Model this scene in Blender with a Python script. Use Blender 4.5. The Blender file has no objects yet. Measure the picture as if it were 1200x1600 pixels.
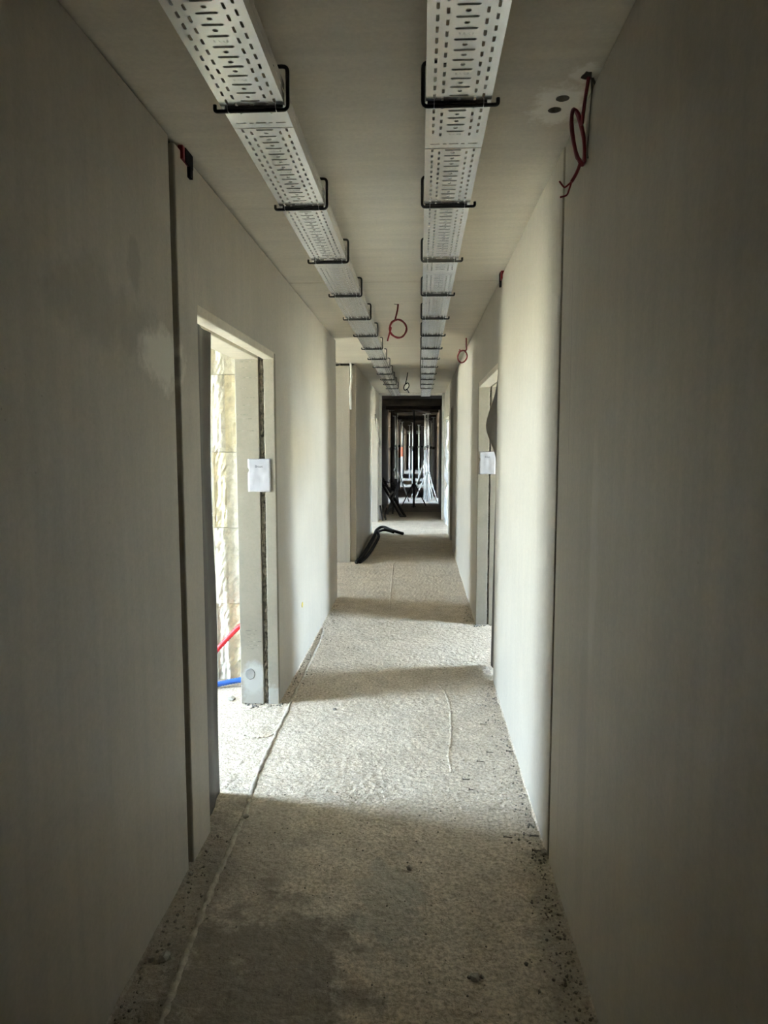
import bpy, bmesh, math, random
from mathutils import Vector, noise, Matrix
from mathutils.geometry import delaunay_2d_cdt
random.seed(7)
SC = bpy.context.scene
COL = SC.collection

# ------------------------------------------------------------------ camera
F_PX = 1090.0
PITCH, YAW, EYE = math.radians(5.554), math.radians(2.953), 1.56
cam_data = bpy.data.cameras.new('camera')
cam_data.sensor_fit = 'VERTICAL'
cam_data.sensor_height = 36.0
cam_data.lens = 36.0 * F_PX / 1600.0
cam_data.clip_start = 0.05
cam_data.clip_end = 400
cam = bpy.data.objects.new('camera', cam_data)
COL.objects.link(cam)
cam.location = (0, 0, EYE)
cam.rotation_euler = (math.pi / 2 - PITCH, 0, YAW)
SC.camera = cam

# ------------------------------------------------------------------ sky and exposure
world = bpy.data.worlds.new('overcast_sky')
SC.world = world
world.use_nodes = True
bg = world.node_tree.nodes['Background']
wn, wl_ = world.node_tree.nodes, world.node_tree.links
wt = wn.new('ShaderNodeTexCoord'); wsep = wn.new('ShaderNodeSeparateXYZ'); wl_.new(wt.outputs['Generated'], wsep.inputs[0])
wcl = wn.new('ShaderNodeMath'); wcl.operation = 'MAXIMUM'; wl_.new(wsep.outputs['Z'], wcl.inputs[0]); wcl.inputs[1].default_value = 0.0
# overcast sky: brightness follows (1 + 2 sin elevation) / 3
wma = wn.new('ShaderNodeMath'); wma.operation = 'MULTIPLY_ADD'; wl_.new(wcl.outputs[0], wma.inputs[0]); wma.inputs[1].default_value = 2/3; wma.inputs[2].default_value = 1/3
wst = wn.new('ShaderNodeMath'); wst.operation = 'MULTIPLY'; wl_.new(wma.outputs[0], wst.inputs[0]); wst.inputs[1].default_value = 152.0
bg.inputs['Color'].default_value = (0.63, 0.815, 1.0, 1)
wl_.new(wst.outputs[0], bg.inputs['Strength'])
# hazy high sun that runs along the corridor axis: it lights the ground outside and never enters the side windows
sun_data = bpy.data.lights.new('hazy_sun', 'SUN'); sun_data.energy = 520.0; sun_data.angle = math.radians(3); sun_data.color = (1.0, .96, .87)
sun = bpy.data.objects.new('hazy_sun', sun_data); COL.objects.link(sun)
sun.rotation_euler = (math.radians(38), 0, math.radians(0)); sun.location = (0, -20, 30)
SC.view_settings.view_transform = 'Standard'
SC.view_settings.look = 'None'
SC.view_settings.gamma = 1.0
SC.view_settings.use_curve_mapping = False
SC.view_settings.exposure = 0.0
SC.cycles.max_bounces = 14
SC.cycles.diffuse_bounces = 7
SC.cycles.sample_clamp_indirect = 12.0

# ------------------------------------------------------------------ helpers
R_ = Vector((math.cos(YAW), math.sin(YAW), 0))
F_ = Vector((-math.sin(YAW) * math.cos(PITCH), math.cos(YAW) * math.cos(PITCH), -math.sin(PITCH)))
U_ = R_.cross(F_)
def at(px, py, Y):
    """point of the photograph at a known distance Y along the corridor"""
    r = R_ * ((px - 600) / F_PX) + U_ * ((800 - py) / F_PX) + F_
    return Vector((0, 0, EYE)) + r * (Y / r.y)
def on_floor(px, py, z=0.0):
    r = R_ * ((px - 600) / F_PX) + U_ * ((800 - py) / F_PX) + F_
    return Vector((0, 0, EYE)) + r * ((z - EYE) / r.z)

class MB:
    def __init__(s):
        s.v, s.f = [], []
    def box(s, x0, x1, y0, y1, z0, z1):
        n = len(s.v)
        s.v += [(x0,y0,z0),(x1,y0,z0),(x1,y1,z0),(x0,y1,z0),(x0,y0,z1),(x1,y0,z1),(x1,y1,z1),(x0,y1,z1)]
        s.f += [tuple(n+i for i in q) for q in ((3,2,1,0),(4,5,6,7),(0,1,5,4),(1,2,6,5),(2,3,7,6),(3,0,4,7))]
        return s
    def beam(s, a, b, w, h, up=(0,0,1)):
        """box bar from a to b"""
        a, b = Vector(a), Vector(b); d = (b-a).normalized()
        u = Vector(up)
        if abs(d.dot(u)) > .98: u = Vector((1,0,0))
        r = d.cross(u).normalized()*w/2; t = r.cross(d).normalized()*h/2
        n = len(s.v)
        for p in (a, b):
            s.v += [tuple(p-r-t), tuple(p+r-t), tuple(p+r+t), tuple(p-r+t)]
        s.f += [tuple(n+i for i in q) for q in ((0,1,2,3),(7,6,5,4),(0,4,5,1),(1,5,6,2),(2,6,7,3),(3,7,4,0))]
        return s
    def tube(s, pts, r, n=8, cap=True):
        pts = [Vector(p) for p in pts]
        rs = r if isinstance(r, (list, tuple)) else [r]*len(pts)
        base = len(s.v); N = len(pts); ref = None
        for i, p in enumerate(pts):
            d = (pts[min(i+1, N-1)] - pts[max(i-1, 0)]).normalized()
            if ref is None:
                ref = Vector((0,0,1)) if abs(d.z) < .9 else Vector((1,0,0))
            ref = (ref - d*ref.dot(d)).normalized()
            bi = d.cross(ref)
            for k in range(n):
                a = 2*math.pi*k/n
                s.v.append(tuple(p + (ref*math.cos(a) + bi*math.sin(a))*rs[i]))
        for i in range(N-1):
            for k in range(n):
                a, b = base+i*n+k, base+i*n+(k+1) % n
                s.f.append((a, b, b+n, a+n))
        if cap:
            s.f.append(tuple(base+k for k in reversed(range(n))))
            s.f.append(tuple(base+(N-1)*n+k for k in range(n)))
        return s
    def grid(s, rows):
        n = len(s.v); nr, nc = len(rows), len(rows[0])
        for r in rows: s.v += [tuple(p) for p in r]
        for i in range(nr-1):
            for j in range(nc-1):
                a = n+i*nc+j
                s.f.append((a, a+1, a+nc+1, a+nc))
        return s
    def add(s, vs, fs):
        n = len(s.v)
        s.v += [tuple(v) for v in vs]
        s.f += [tuple(n+i for i in f) for f in fs]
        return s

def rounded(pts, rad, n=4):
    """polyline with rounded corners"""
    pts = [Vector(p) for p in pts]; out = [pts[0]]
    for i in range(1, len(pts)-1):
        a, b, c = pts[i-1], pts[i], pts[i+1]
        r = min(rad, (a-b).length*.45, (c-b).length*.45)
        p, q = b+(a-b).normalized()*r, b+(c-b).normalized()*r
        for k in range(n+1):
            t = k/n
            out.append((1-t)**2*p + 2*t*(1-t)*b + t*t*q)
    out.append(pts[-1]); return out
def spline(pts, n=8):
    pts = [Vector(p) for p in pts]; P = [pts[0]]+pts+[pts[-1]]; out = []
    for i in range(1, len(P)-2):
        for k in range(n):
            t = k/n; a, b, c, d = P[i-1:i+3]
            out.append(.5*((2*b)+(-a+c)*t+(2*a-5*b+4*c-d)*t*t+(-a+3*b-3*c+d)*t**3))
    out.append(pts[-1]); return out

def obj(name, mb, mat, parent=None, smooth=False, bevel=0.0, solid=0.0, label=None, kind=None):
    me = bpy.data.meshes.new(name)
    vs = [Vector(v) for v in mb.v]
    if parent is not None:
        off = parent['_o'] if '_o' in parent else (0, 0, 0)
        off = Vector(off)
    else:
        lo = [min(v[i] for v in vs) for i in range(3)]; hi = [max(v[i] for v in vs) for i in range(3)]
        off = Vector(((lo[0]+hi[0])/2, (lo[1]+hi[1])/2, lo[2]))
    me.from_pydata([tuple(v-off) for v in vs], [], mb.f)
    me.update()
    if smooth:
        me.polygons.foreach_set('use_smooth', [True]*len(me.polygons))
    me.materials.append(mat)
    o = bpy.data.objects.new(name, me); COL.objects.link(o)
    if parent is not None:
        o.parent = parent
        ORG[o.name] = off
        o['_o'] = tuple(off)
    else:
        o.location = off; o['_o'] = tuple(off)
    if solid:
        m = o.modifiers.new('thickness', 'SOLIDIFY'); m.thickness = solid; m.offset = 0
    if bevel:
        m = o.modifiers.new('edge', 'BEVEL'); m.width = bevel; m.segments = 2; m.limit_method = 'ANGLE'; m.angle_limit = math.radians(40)
    if label: o['label'] = label
    if kind: o['kind'] = kind
    return o
ORG = {}
def tag(o, label, cat, group=None):
    o['label'] = label; o['category'] = cat
    if group: o['group'] = group
    return o
def thing(name, loc, label, cat, group=None):
    o = bpy.data.objects.new(name, None); COL.objects.link(o)
    o.empty_display_size = .1; o.location = loc; o['_o'] = tuple(loc)
    return tag(o, label, cat, group)
def setting(name, loc=(0, 0, 0)):
    o = bpy.data.objects.new(name, None); COL.objects.link(o)
    o.location = loc; o['_o'] = tuple(loc); o['kind'] = 'structure'; return o
def copy_tree(root, delta, label=None, group=None):
    r = root.copy(); COL.objects.link(r); r.location = Vector(root.location)+Vector(delta)
    if label: r['label'] = label
    if group: r['group'] = group
    for ch in list(root.children):
        c = ch.copy(); COL.objects.link(c); c.parent = r
        for g in ch.children:
            d = g.copy(); COL.objects.link(d); d.parent = c
    return r

# slabs made of welded cells with rectangular holes
def slab(axis, t0, t1, u0, u1, v0, v1, holes=(), extra_u=(), extra_v=()):
    """axis 'x': wall in the Y-Z plane, 'y': wall in X-Z, 'z': slab in X-Y. holes in (u0,u1,v0,v1)"""
    us = sorted({u0, u1, *[c for h in holes for c in h[:2] if u0 < c < u1], *extra_u})
    vs = sorted({v0, v1, *[c for h in holes for c in h[2:] if v0 < c < v1], *extra_v})
    def solid(i, j):
        if not (0 <= i < len(us)-1 and 0 <= j < len(vs)-1): return False
        cu, cv = (us[i]+us[i+1])/2, (vs[j]+vs[j+1])/2
        return not any(h[0] < cu < h[1] and h[2] < cv < h[3] for h in holes)
    def P(t, u, v):
        return {'x': (t, u, v), 'y': (u, t, v), 'z': (u, v, t)}[axis]
    mb = MB(); idx = {}
    def vid(k, i, j):
        key = (k, i, j)
        if key not in idx:
            idx[key] = len(mb.v); mb.v.append(P((t0, t1)[k], us[i], vs[j]))
        return idx[key]
    for i in range(len(us)-1):
        for j in range(len(vs)-1):
            if not solid(i, j): continue
            a = [(i,j),(i+1,j),(i+1,j+1),(i,j+1)]
            mb.f.append(tuple(vid(1,*q) for q in a)); mb.f.append(tuple(vid(0,*q) for q in reversed(a)))
            for (n, e) in (((i,j-1),(0,1)),((i+1,j),(1,2)),((i,j+1),(2,3)),((i-1,j),(3,0))):
                if not solid(*n):
                    p, q = a[e[0]], a[e[1]]
                    mb.f.append((vid(0,*p), vid(0,*q), vid(1,*q), vid(1,*p)))
    if axis == 'y': mb.f = [tuple(reversed(f)) for f in mb.f]
    return mb

# flat sheet with arbitrary holes (list of 2-D loops)
def sheet2d(outer, loops):
    pts, edges = [], []
    for lp in [outer]+loops:
        n = len(pts); pts += [Vector(p) for p in lp]
        edges += [(n+i, n+(i+1) % len(lp)) for i in range(len(lp))]
    r = delaunay_2d_cdt(pts, edges, [], 0, 1e-7)
    V, Fc = r[0], r[2]
    def inside(p, lp):
        c = False; n = len(lp)
        for i in range(n):
            a, b = lp[i], lp[(i+1) % n]
            if (a[1] > p[1]) != (b[1] > p[1]) and p[0] < (b[0]-a[0])*(p[1]-a[1])/(b[1]-a[1])+a[0]: c = not c
        return c
    out = []
    for f in Fc:
        c = sum((V[i] for i in f), Vector((0, 0)))/len(f)
        if inside(c, outer) and not any(inside(c, lp) for lp in loops): out.append(tuple(f))
    return [tuple(v) for v in V], out
def slot(cx, cy, w, h, n=3):
    """rounded slot loop, w x h"""
    r = min(w, h)/2; L = []
    if w >= h: cs = [(cx+w/2-r, cy, -90), (cx-w/2+r, cy, 90)]
    else: cs = [(cx, cy+h/2-r, 0), (cx, cy-h/2+r, 180)]
    for (x, y, a0) in cs:
        for k in range(n+1):
            a = math.radians(a0+180*k/n); L.append((x+r*math.cos(a), y+r*math.sin(a)))
    return L
def circle(cx, cy, r, n=10, jit=0.0, ry=None):
    return [(cx+r*(1+random.uniform(-jit, jit))*math.cos(2*math.pi*k/n), cy+(ry or r)*(1+random.uniform(-jit, jit))*math.sin(2*math.pi*k/n)) for k in range(n)]

# ------------------------------------------------------------------ materials
def mat(name):
    m = bpy.data.materials.new(name); m.use_nodes = True
    nt = m.node_tree; b = nt.nodes['Principled BSDF']
    return m, nt, b
def nd(nt, typ, **kw):
    n = nt.nodes.new(typ)
    for k, v in kw.items():
        if k in n.inputs: n.inputs[k].default_value = v
        else: setattr(n, k, v)
    return n
def coords(nt, scale=(1,1,1), obj_space=False):
    g = nd(nt, 'ShaderNodeNewGeometry'); mp = nd(nt, 'ShaderNodeMapping')
    nt.links.new(g.outputs['Position'], mp.inputs['Vector']); mp.inputs['Scale'].default_value = scale
    return mp.outputs['Vector']
def noise_n(nt, vec, scale, detail=4, rough=.55, dist=0.0):
    n = nd(nt, 'ShaderNodeTexNoise'); n.inputs['Scale'].default_value = scale; n.inputs['Detail'].default_value = detail
    n.inputs['Roughness'].default_value = rough; n.inputs['Distortion'].default_value = dist
    nt.links.new(vec, n.inputs['Vector']); return n.outputs['Fac']
def ramp(nt, fac, stops):
    r = nd(nt, 'ShaderNodeValToRGB'); e = r.color_ramp.elements
    while len(e) < len(stops): e.new(.5)
    for i, (p, c) in enumerate(stops):
        e[i].position = p; e[i].color = (*c, 1) if len(c) == 3 else c
    nt.links.new(fac, r.inputs['Fac']); return r.outputs['Color']
def mix(nt, fac, a, b, mode='MIX'):
    m = nd(nt, 'ShaderNodeMix', data_type='RGBA', blend_type=mode)
    for sock, v in ((m.inputs[0], fac), (m.inputs[6], a), (m.inputs[7], b)):
        if hasattr(v, 'is_linked') or hasattr(v, 'links'): nt.links.new(v, sock)
        elif isinstance(v, (int, float)): sock.default_value = v
        else: sock.default_value = (*v, 1)
    return m.outputs[2]
def math_n(nt, op, a, b=None, clamp=False):
    m = nd(nt, 'ShaderNodeMath', operation=op); m.use_clamp = clamp
    for i, v in enumerate((a, b)):
        if v is None: continue
        if hasattr(v, 'links'): nt.links.new(v, m.inputs[i])
        else: m.inputs[i].default_value = v
    return m.outputs[0]
def bump(nt, b, h, strength=.3, dist=.01, prev=None):
    n = nd(nt, 'ShaderNodeBump'); n.inputs['Strength'].default_value = strength; n.inputs['Distance'].default_value = dist
    nt.links.new(h, n.inputs['Height'])
    if prev is not None: nt.links.new(prev, n.inputs['Normal'])
    nt.links.new(n.outputs['Normal'], b.inputs['Normal']); return n.outputs['Normal']
def blob(nt, centre, radii, warp=.35, wscale=9.0):
    """soft-edged irregular patch around a world point, 1 inside"""
    g = nd(nt, 'ShaderNodeNewGeometry')
    s = nd(nt, 'ShaderNodeVectorMath', operation='SUBTRACT'); nt.links.new(g.outputs['Position'], s.inputs[0]); s.inputs[1].default_value = centre
    d = nd(nt, 'ShaderNodeVectorMath', operation='DIVIDE'); nt.links.new(s.outputs[0], d.inputs[0]); d.inputs[1].default_value = radii
    l = nd(nt, 'ShaderNodeVectorMath', operation='LENGTH'); nt.links.new(d.outputs[0], l.inputs[0])
    w = noise_n(nt, g.outputs['Position'], wscale, 5, .65)
    w = math_n(nt, 'MULTIPLY', math_n(nt, 'SUBTRACT', w, .5), warp*4)
    v = math_n(nt, 'ADD', l.outputs['Value'], w)
    mr = nd(nt, 'ShaderNodeMapRange'); mr.inputs[1].default_value = 1.15; mr.inputs[2].default_value = .7
    nt.links.new(v, mr.inputs[0]); return mr.outputs[0]

def concrete(name, dark, light, streak=(5,5,.28), rough=.5, pores=.5, stains=(), coat=0.0, spec=.5, pscale=26, gate0=.60):
    m, nt, b = mat(name)
    v = coords(nt)
    vs = coords(nt, streak)
    big = noise_n(nt, v, 1.3, 5, .6, .4)
    st = noise_n(nt, vs, 4.0, 5, .6)
    c = ramp(nt, big, [(.25, dark), (.75, light)])
    c2 = ramp(nt, st, [(.3, (.92,.92,.92)), (.7, (1.05,1.05,1.05))])
    c = mix(nt, 1.0, c, c2, 'MULTIPLY')
    fine = noise_n(nt, v, 60, 4, .7)
    c = mix(nt, 1.0, c, ramp(nt, fine, [(.25, (.90,.90,.90)), (.75, (1.05,1.05,1.05))]), 'MULTIPLY')
    # small pores
    vo = nd(nt, 'ShaderNodeTexVoronoi'); vo.inputs['Scale'].default_value = pscale; vo.inputs['Randomness'].default_value = 1; nt.links.new(v, vo.inputs['Vector'])
    pore = nd(nt, 'ShaderNodeMapRange'); pore.inputs[1].default_value = .10; pore.inputs[2].default_value = .05; nt.links.new(vo.outputs['Distance'], pore.inputs[0])
    gate = nd(nt, 'ShaderNodeMapRange'); gate.inputs[1].default_value = gate0; gate.inputs[2].default_value = gate0+.10; nt.links.new(noise_n(nt, v, 3.1, 2), gate.inputs[0])
    pf = math_n(nt, 'MULTIPLY', math_n(nt, 'MULTIPLY', pore.outputs[0], gate.outputs[0]), pores)
    c = mix(nt, pf, c, (.09,.08,.07))
    for (ce, ra, col, amt, warp, ws) in stains:
        c = mix(nt, math_n(nt, 'MULTIPLY', blob(nt, ce, ra, warp, ws), amt), c, col)
    nt.links.new(c, b.inputs['Base Color'])
    rr = nd(nt, 'ShaderNodeMapRange'); rr.inputs[3].default_value = rough-.08; rr.inputs[4].default_value = rough+.12; nt.links.new(st, rr.inputs[0])
    nt.links.new(rr.outputs[0], b.inputs['Roughness'])
    b.inputs['Specular IOR Level'].default_value = spec
    h = math_n(nt, 'ADD', math_n(nt, 'MULTIPLY', fine, .35), math_n(nt, 'MULTIPLY', st, .5))
    h = math_n(nt, 'SUBTRACT', h, pf)
    bump(nt, b, h, .25, .004)
    return m
WALL_D, WALL_L = (.385,.35,.29), (.485,.441,.37)
M = {}
M['wall'] = concrete('smooth_concrete', WALL_D, WALL_L, stains=[
    ((-.84, 2.28, 1.84), (.3, .19, .10), (.78,.74,.66), .75, .45, 11),
    ((-.84, 2.42, 1.83), (.3, .04, .05), (.16,.15,.13), .5, .4, 20),
    ((-.84, 1.86, 1.92), (.3, .30, .11), (.22,.20,.17), .35, .6, 5),
    ((-.84, 2.06, 2.10), (.3, .05, .07), (.20,.18,.15), .35, .6, 9),
    ((.49, 2.345, 1.75), (.3, .004, .55), (.20,.18,.15), .45, .12, 9),
    ((.49, 2.37, .40), (.3, .003, .25), (.20,.18,.15), .5, .12, 9),
    ((.49, 1.98, 1.25), (.3, .05, .35), (.60,.58,.54), .25, .5, 5),
    ((.49, 2.05, .55), (.3, .06, .5), (.30,.27,.24), .3, .5, 5),
])
M['ceiling'] = concrete('ceiling_concrete', (.63,.57,.47), (.73,.665,.555), streak=(.5,4,4), rough=.6, stains=[
    ((.418, 2.29, 2.6), (.085, .13, .2), (.95,.92,.85), .9, .4, 22),
    ((.465, 2.10, 2.6), (.045, .05, .2), (.9,.87,.8), .8, .5, 30),
])
M['jamb'] = concrete('rough_cast_concrete', (.205,.182,.143), (.31,.28,.225), streak=(2,2,2), rough=.8, pores=.9, pscale=55, gate0=.44, stains=[
    ((-.99, 4.03, .16), (.075, .2, .10), (.45,.445,.42), .8, .3, 14),
    ((-.90, 4.03, .02), (.2, .2, .10), (.42,.41,.37), .6, .5, 20)])
M['raw'] = concrete('raw_edge_concrete', (.30,.285,.25), (.52,.50,.44), streak=(8,8,8), rough=.9, pores=1.0)
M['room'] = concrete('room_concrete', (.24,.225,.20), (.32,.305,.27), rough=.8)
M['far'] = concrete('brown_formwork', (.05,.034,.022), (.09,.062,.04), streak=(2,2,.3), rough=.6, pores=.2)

def floor_mat():
    m, nt, b = mat('dusty_screed')
    v = coords(nt)
    big = noise_n(nt, v, .9, 6, .65, .6)
    c = ramp(nt, big, [(.28, (.50,.43,.34)), (.5, (.60,.525,.43)), (.75, (.66,.585,.49))])
    mid = noise_n(nt, v, 7, 6, .7)
    c = mix(nt, 1.0, c, ramp(nt, mid, [(.3, (.78,.77,.75)), (.65, (1.08,1.08,1.08))]), 'MULTIPLY')
    grit = noise_n(nt, v, 70, 5, .75)
    c = mix(nt, 1.0, c, ramp(nt, grit, [(.34, (.45,.43,.40)), (.60, (1.14,1.14,1.14))]), 'MULTIPLY')
    # darker stain on the left near the camera and darker bands along the walls
    for (ce, ra, col, amt, w, ws) in [((-.45, 1.75, 0), (.32,.50,1), (.20,.18,.15), .75, .6, 7), ((-.62, 2.55, 0), (.2,.35,1), (.25,.225,.19), .5, .6, 9),
                                      ((-.10, 2.25, 0), (.12,.25,1), (.32,.31,.27), .5, .6, 12), ((.46, 1.9, 0), (.10,.7,1), (.25,.225,.19), .55, .5, 12),
                                      ((-.80, 2.0, 0), (.12,1.0,1), (.22,.20,.17), .6, .5, 10)]:
        c = mix(nt, math_n(nt, 'MULTIPLY', blob(nt, ce, ra, w, ws), amt), c, col)
    vo = nd(nt, 'ShaderNodeTexVoronoi'); vo.inputs['Scale'].default_value = 38; nt.links.new(v, vo.inputs['Vector'])
    sp = nd(nt, 'ShaderNodeMapRange'); sp.inputs[1].default_value = .16; sp.inputs[2].default_value = .08; nt.links.new(vo.outputs['Distance'], sp.inputs[0])
    g = nd(nt, 'ShaderNodeMapRange'); g.inputs[1].default_value = .52; g.inputs[2].default_value = .62; nt.links.new(noise_n(nt, v, 6, 3), g.inputs[0])
    spk = math_n(nt, 'MULTIPLY', sp.outputs[0], g.outputs[0])
    c = mix(nt, math_n(nt, 'MULTIPLY', spk, .7), c, (.13,.12,.10))
    nt.links.new(c, b.inputs['Base Color'])
    b.inputs['Roughness'].default_value = .85
    b.inputs['Specular IOR Level'].default_value = .35
    h1 = noise_n(nt, v, 30, 4, .6); h2 = noise_n(nt, v, 90, 3, .6)
    h = math_n(nt, 'ADD', h1, math_n(nt, 'MULTIPLY', h2, .5))
    bump(nt, b, h, .8, .010)
    return m
M['floor'] = floor_mat()

FLOORM = M['floor']
def simple(name, col, rough=.6, metal=0.0, var=.15, scale=20, bump_s=0.0, bump_scale=60, spec=.5):
    m, nt, b = mat(name)
    v = coords(nt)
    n = noise_n(nt, v, scale, 4, .6)
    lo, hi = tuple(max(0, c*(1-var)) for c in col), tuple(min(1, c*(1+var)) for c in col)
    nt.links.new(ramp(nt, n, [(.3, lo), (.7, hi)]), b.inputs['Base Color'])
    b.inputs['Roughness'].default_value = rough; b.inputs['Metallic'].default_value = metal
    b.inputs['Specular IOR Level'].default_value = spec
    if bump_s: bump(nt, b, noise_n(nt, v, bump_scale, 4, .6), bump_s, .005)
    return m
M['zinc'] = simple('galvanised_steel', (.95,.95,.96), .22, .75, .03, 9)
M['far_floor'] = simple('darkened_far_screed', (.30,.27,.23), .9, 0, .3, 4, .5)  # same screed darkened in colour, standing in for shade in the far corridor
M['black_steel'] = simple('black_steel_rod', (.045,.043,.04), .5, .3, .2, 30)
M['tie'] = simple('pale_zip_tie', (.7,.7,.68), .4)
M['joint'] = simple('dark_joint_filler', (.06,.055,.045), .95, 0, .3, 30, .5)
M['mortar'] = simple('pale_mortar', (.40,.355,.29), .95, 0, .35, 30, .8, 80)
M['dark_mortar'] = simple('crumbly_dark_mortar', (.24,.22,.175), .95, 0, .8, 40, 1.0, 120)
M['tarp'] = simple('dark_tarpaulin', (.055,.047,.038), .55, 0, .25, 8, .4, 25)
M['paper'] = simple('white_paper', (.56,.545,.57), .7, 0, .03, 30)
M['ink'] = simple('grey_ink', (.08,.08,.09), .8, 0, .1)
M['red'] = simple('red_cable_sheath', (.20,.008,.016), .45, 0, .15, 20)
M['red_hose'] = simple('red_corrugated_hose', (.50,.012,.018), .45, 0, .1, 20)
M['blue_hose'] = simple('blue_corrugated_hose', (.02,.10,.42), .45, 0, .1, 20)
M['grey_wire'] = simple('grey_wire', (.25,.24,.21), .6)
M['black_rubber'] = simple('black_rubber', (.014,.013,.012), .9, 0, .3, 20, 0, 60, .15)
M['pebble'] = simple('dark_grit', (.20,.18,.155), .95, 0, .5, 60, .6, 120)
M['chunk'] = simple('mortar_chunk', (.30,.28,.24), .95, 0, .35, 40, .8, 90)
M['nail'] = simple('rusty_screw', (.13,.11,.095), .6, .5, .3)
M['foam'] = simple('pale_yellow_foam', (.72,.65,.48), .9, 0, .2, 12, 1.0, 22)
M['block'] = simple('pale_lining_block', (.70,.66,.56), .9, 0, .2, 14, 1.0, 30)
M['foam_lit_edge'] = simple('foam_and_lit_edge_white', (.85,.83,.78), .8, 0, .08, 20, .5, 30)
M['prop_white'] = simple('bare_prop_steel', (.62,.61,.58), .5, .3, .15)
M['prop_dark'] = simple('dark_shaded_prop_steel', (.05,.045,.04), .5, .4, .3)  # its darkness also paints shade on the props standing out of the light
M['timber'] = simple('dark_timber', (.06,.042,.028), .8, 0, .35, 6)
M['plank'] = simple('grey_plank', (.24,.22,.19), .85, 0, .25, 6)
M['film'] = simple('white_plastic_film', (.80,.80,.80), .25, 0, .1, 8, .3, 14)
M['orange'] = simple('orange_prop_paint', (.55,.10,.03), .5)
M['yellow'] = simple('yellow_plastic', (.55,.42,.06), .5)
M['hole'] = simple('hole_interior', (.03,.028,.024), 1.0, 0, .2)
M['ground'] = simple('dry_grass_ground', (.48,.45,.34), 1.0, 0, .2, .6)

# ------------------------------------------------------------------ dimensions
XL, XR, H = -.84, .49, 2.6
TH = .23                       # corridor wall thickness
WT = 2.582                     # wall top, a thin joint stays open under the ceiling
END = 14.45                    # end of the concrete part
FAR = 46.0
LW, RW = XL-TH, XR+TH
OX = 3.4                       # facade planes at +-OX

# ------------------------------------------------------------------ floor
def floor_z(x, y):
    return (noise.fractal(Vector((x*3, y*3, 0)), 1.0, 2.0, 4)*.004 + noise.noise(Vector((x*38, y*38, 3)))*.0045+noise.noise(Vector((x*75, y*75, 7)))*.0025)
fl = MB()
def frange(a, b, s):
    n = max(1, round((b-a)/s)); return [a+(b-a)*i/n for i in range(n+1)]
fx = frange(-1.6, -1.0, .05)+frange(-.98, .51, .0095)+[.6, .72, .9]
fy = [-7.0, -3, 0]+frange(1.2, 3.2, .0095)+frange(3.215, 6.2, .014)+frange(6.23, 9.5, .03)+frange(9.6, 14.6, .1)+[16.05]
fl.grid([[(x, y, floor_z(x, y) if -1.7 < x < 1 and 1.2 <= y <= 14.6 else 0.0) for x in fx] for y in fy])
floor = obj('floor', fl, M['floor'], smooth=True, kind='structure')
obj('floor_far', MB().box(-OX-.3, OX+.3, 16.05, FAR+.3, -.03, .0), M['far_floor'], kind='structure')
obj('floor_room_left', MB().box(-OX-.3, -1.6, -7, 16.05, -.03, .0), M['room'], kind='structure')
obj('floor_room_right', MB().box(.9, OX+.3, -7, 16.05, -.03, .0), M['room'], kind='structure')
sub = MB().box(-OX-.3, OX+.3, -7, FAR+.3, -.30, -.03)
obj('floor_slab', sub, M['room'], smooth=False, kind='structure')
gr = MB(); gr.grid([[(x, y, -3.2) for x in (-160, -20, 20, 160)] for y in (-160, -20, 60, 220)])
obj('ground', gr, M['ground'], kind='structure')

# ------------------------------------------------------------------ ceiling (precast panels with open joints)
ceil = setting('ceiling', (0, 0, H))
PX0, PX1, PY0, PY1 = .33, .485, 2.02, 2.42          # patch that carries the drilled holes
obj('ceiling_panel', slab('z', H, H+.2, LW, RW, -7, 4.607, holes=[(PX0, PX1, PY0, PY1)]), M['ceiling'], ceil)
obj('ceiling_panel', slab('z', H, H+.2, LW, RW, 4.617, 9.85), M['ceiling'], ceil, bevel=.003)
obj('ceiling_panel', slab('z', H, H+.2, LW, RW, 9.86, END+.1), M['ceiling'], ceil, bevel=.003)
for x0, x1, y0, y1, m in ((-OX-.3, LW, -7, 6.9, 'room'), (-OX-.3, LW, 6.9, 9.2, 'ceiling'), (-OX-.3, LW, 9.2, END+.1, 'room'), (RW, OX+.3, -7, END+.1, 'room')):
    obj('ceiling_panel', slab('z', H, H+.2, x0, x1, y0, y1), M[m], ceil)
holes = [circle(.425, 2.245, .021, 14, .05), circle(.415, 2.318, .021, 14, .05), circle(.468, 2.115, .016, 12, .25, ry=.022)]
pv, pf = sheet2d([(PX0, PY0), (PX1, PY0), (PX1, PY1), (PX0, PY1)], holes)
pm = MB().add([(x, y, H) for x, y in pv], pf)
obj('drilled_panel', pm, M['ceiling'], ceil)
for lp in holes:
    hm = MB(); n = len(lp)
    hm.v = [(x, y, H) for x, y in lp]+[(x, y, H+.10) for x, y in lp]
    hm.f = [(i, (i+1) % n, n+(i+1) % n, n+i) for i in range(n)]+[tuple(range(n, 2*n))]
    obj('drill_hole', hm, M['raw'], ceil)
obj('light_block_roof', MB().box(-OX-.4, OX+.4, -7.1, FAR+.4, H+.205, H+.4), M['room'], kind='structure')  # unseen cover added to stop light leaking through the panel joints

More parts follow.
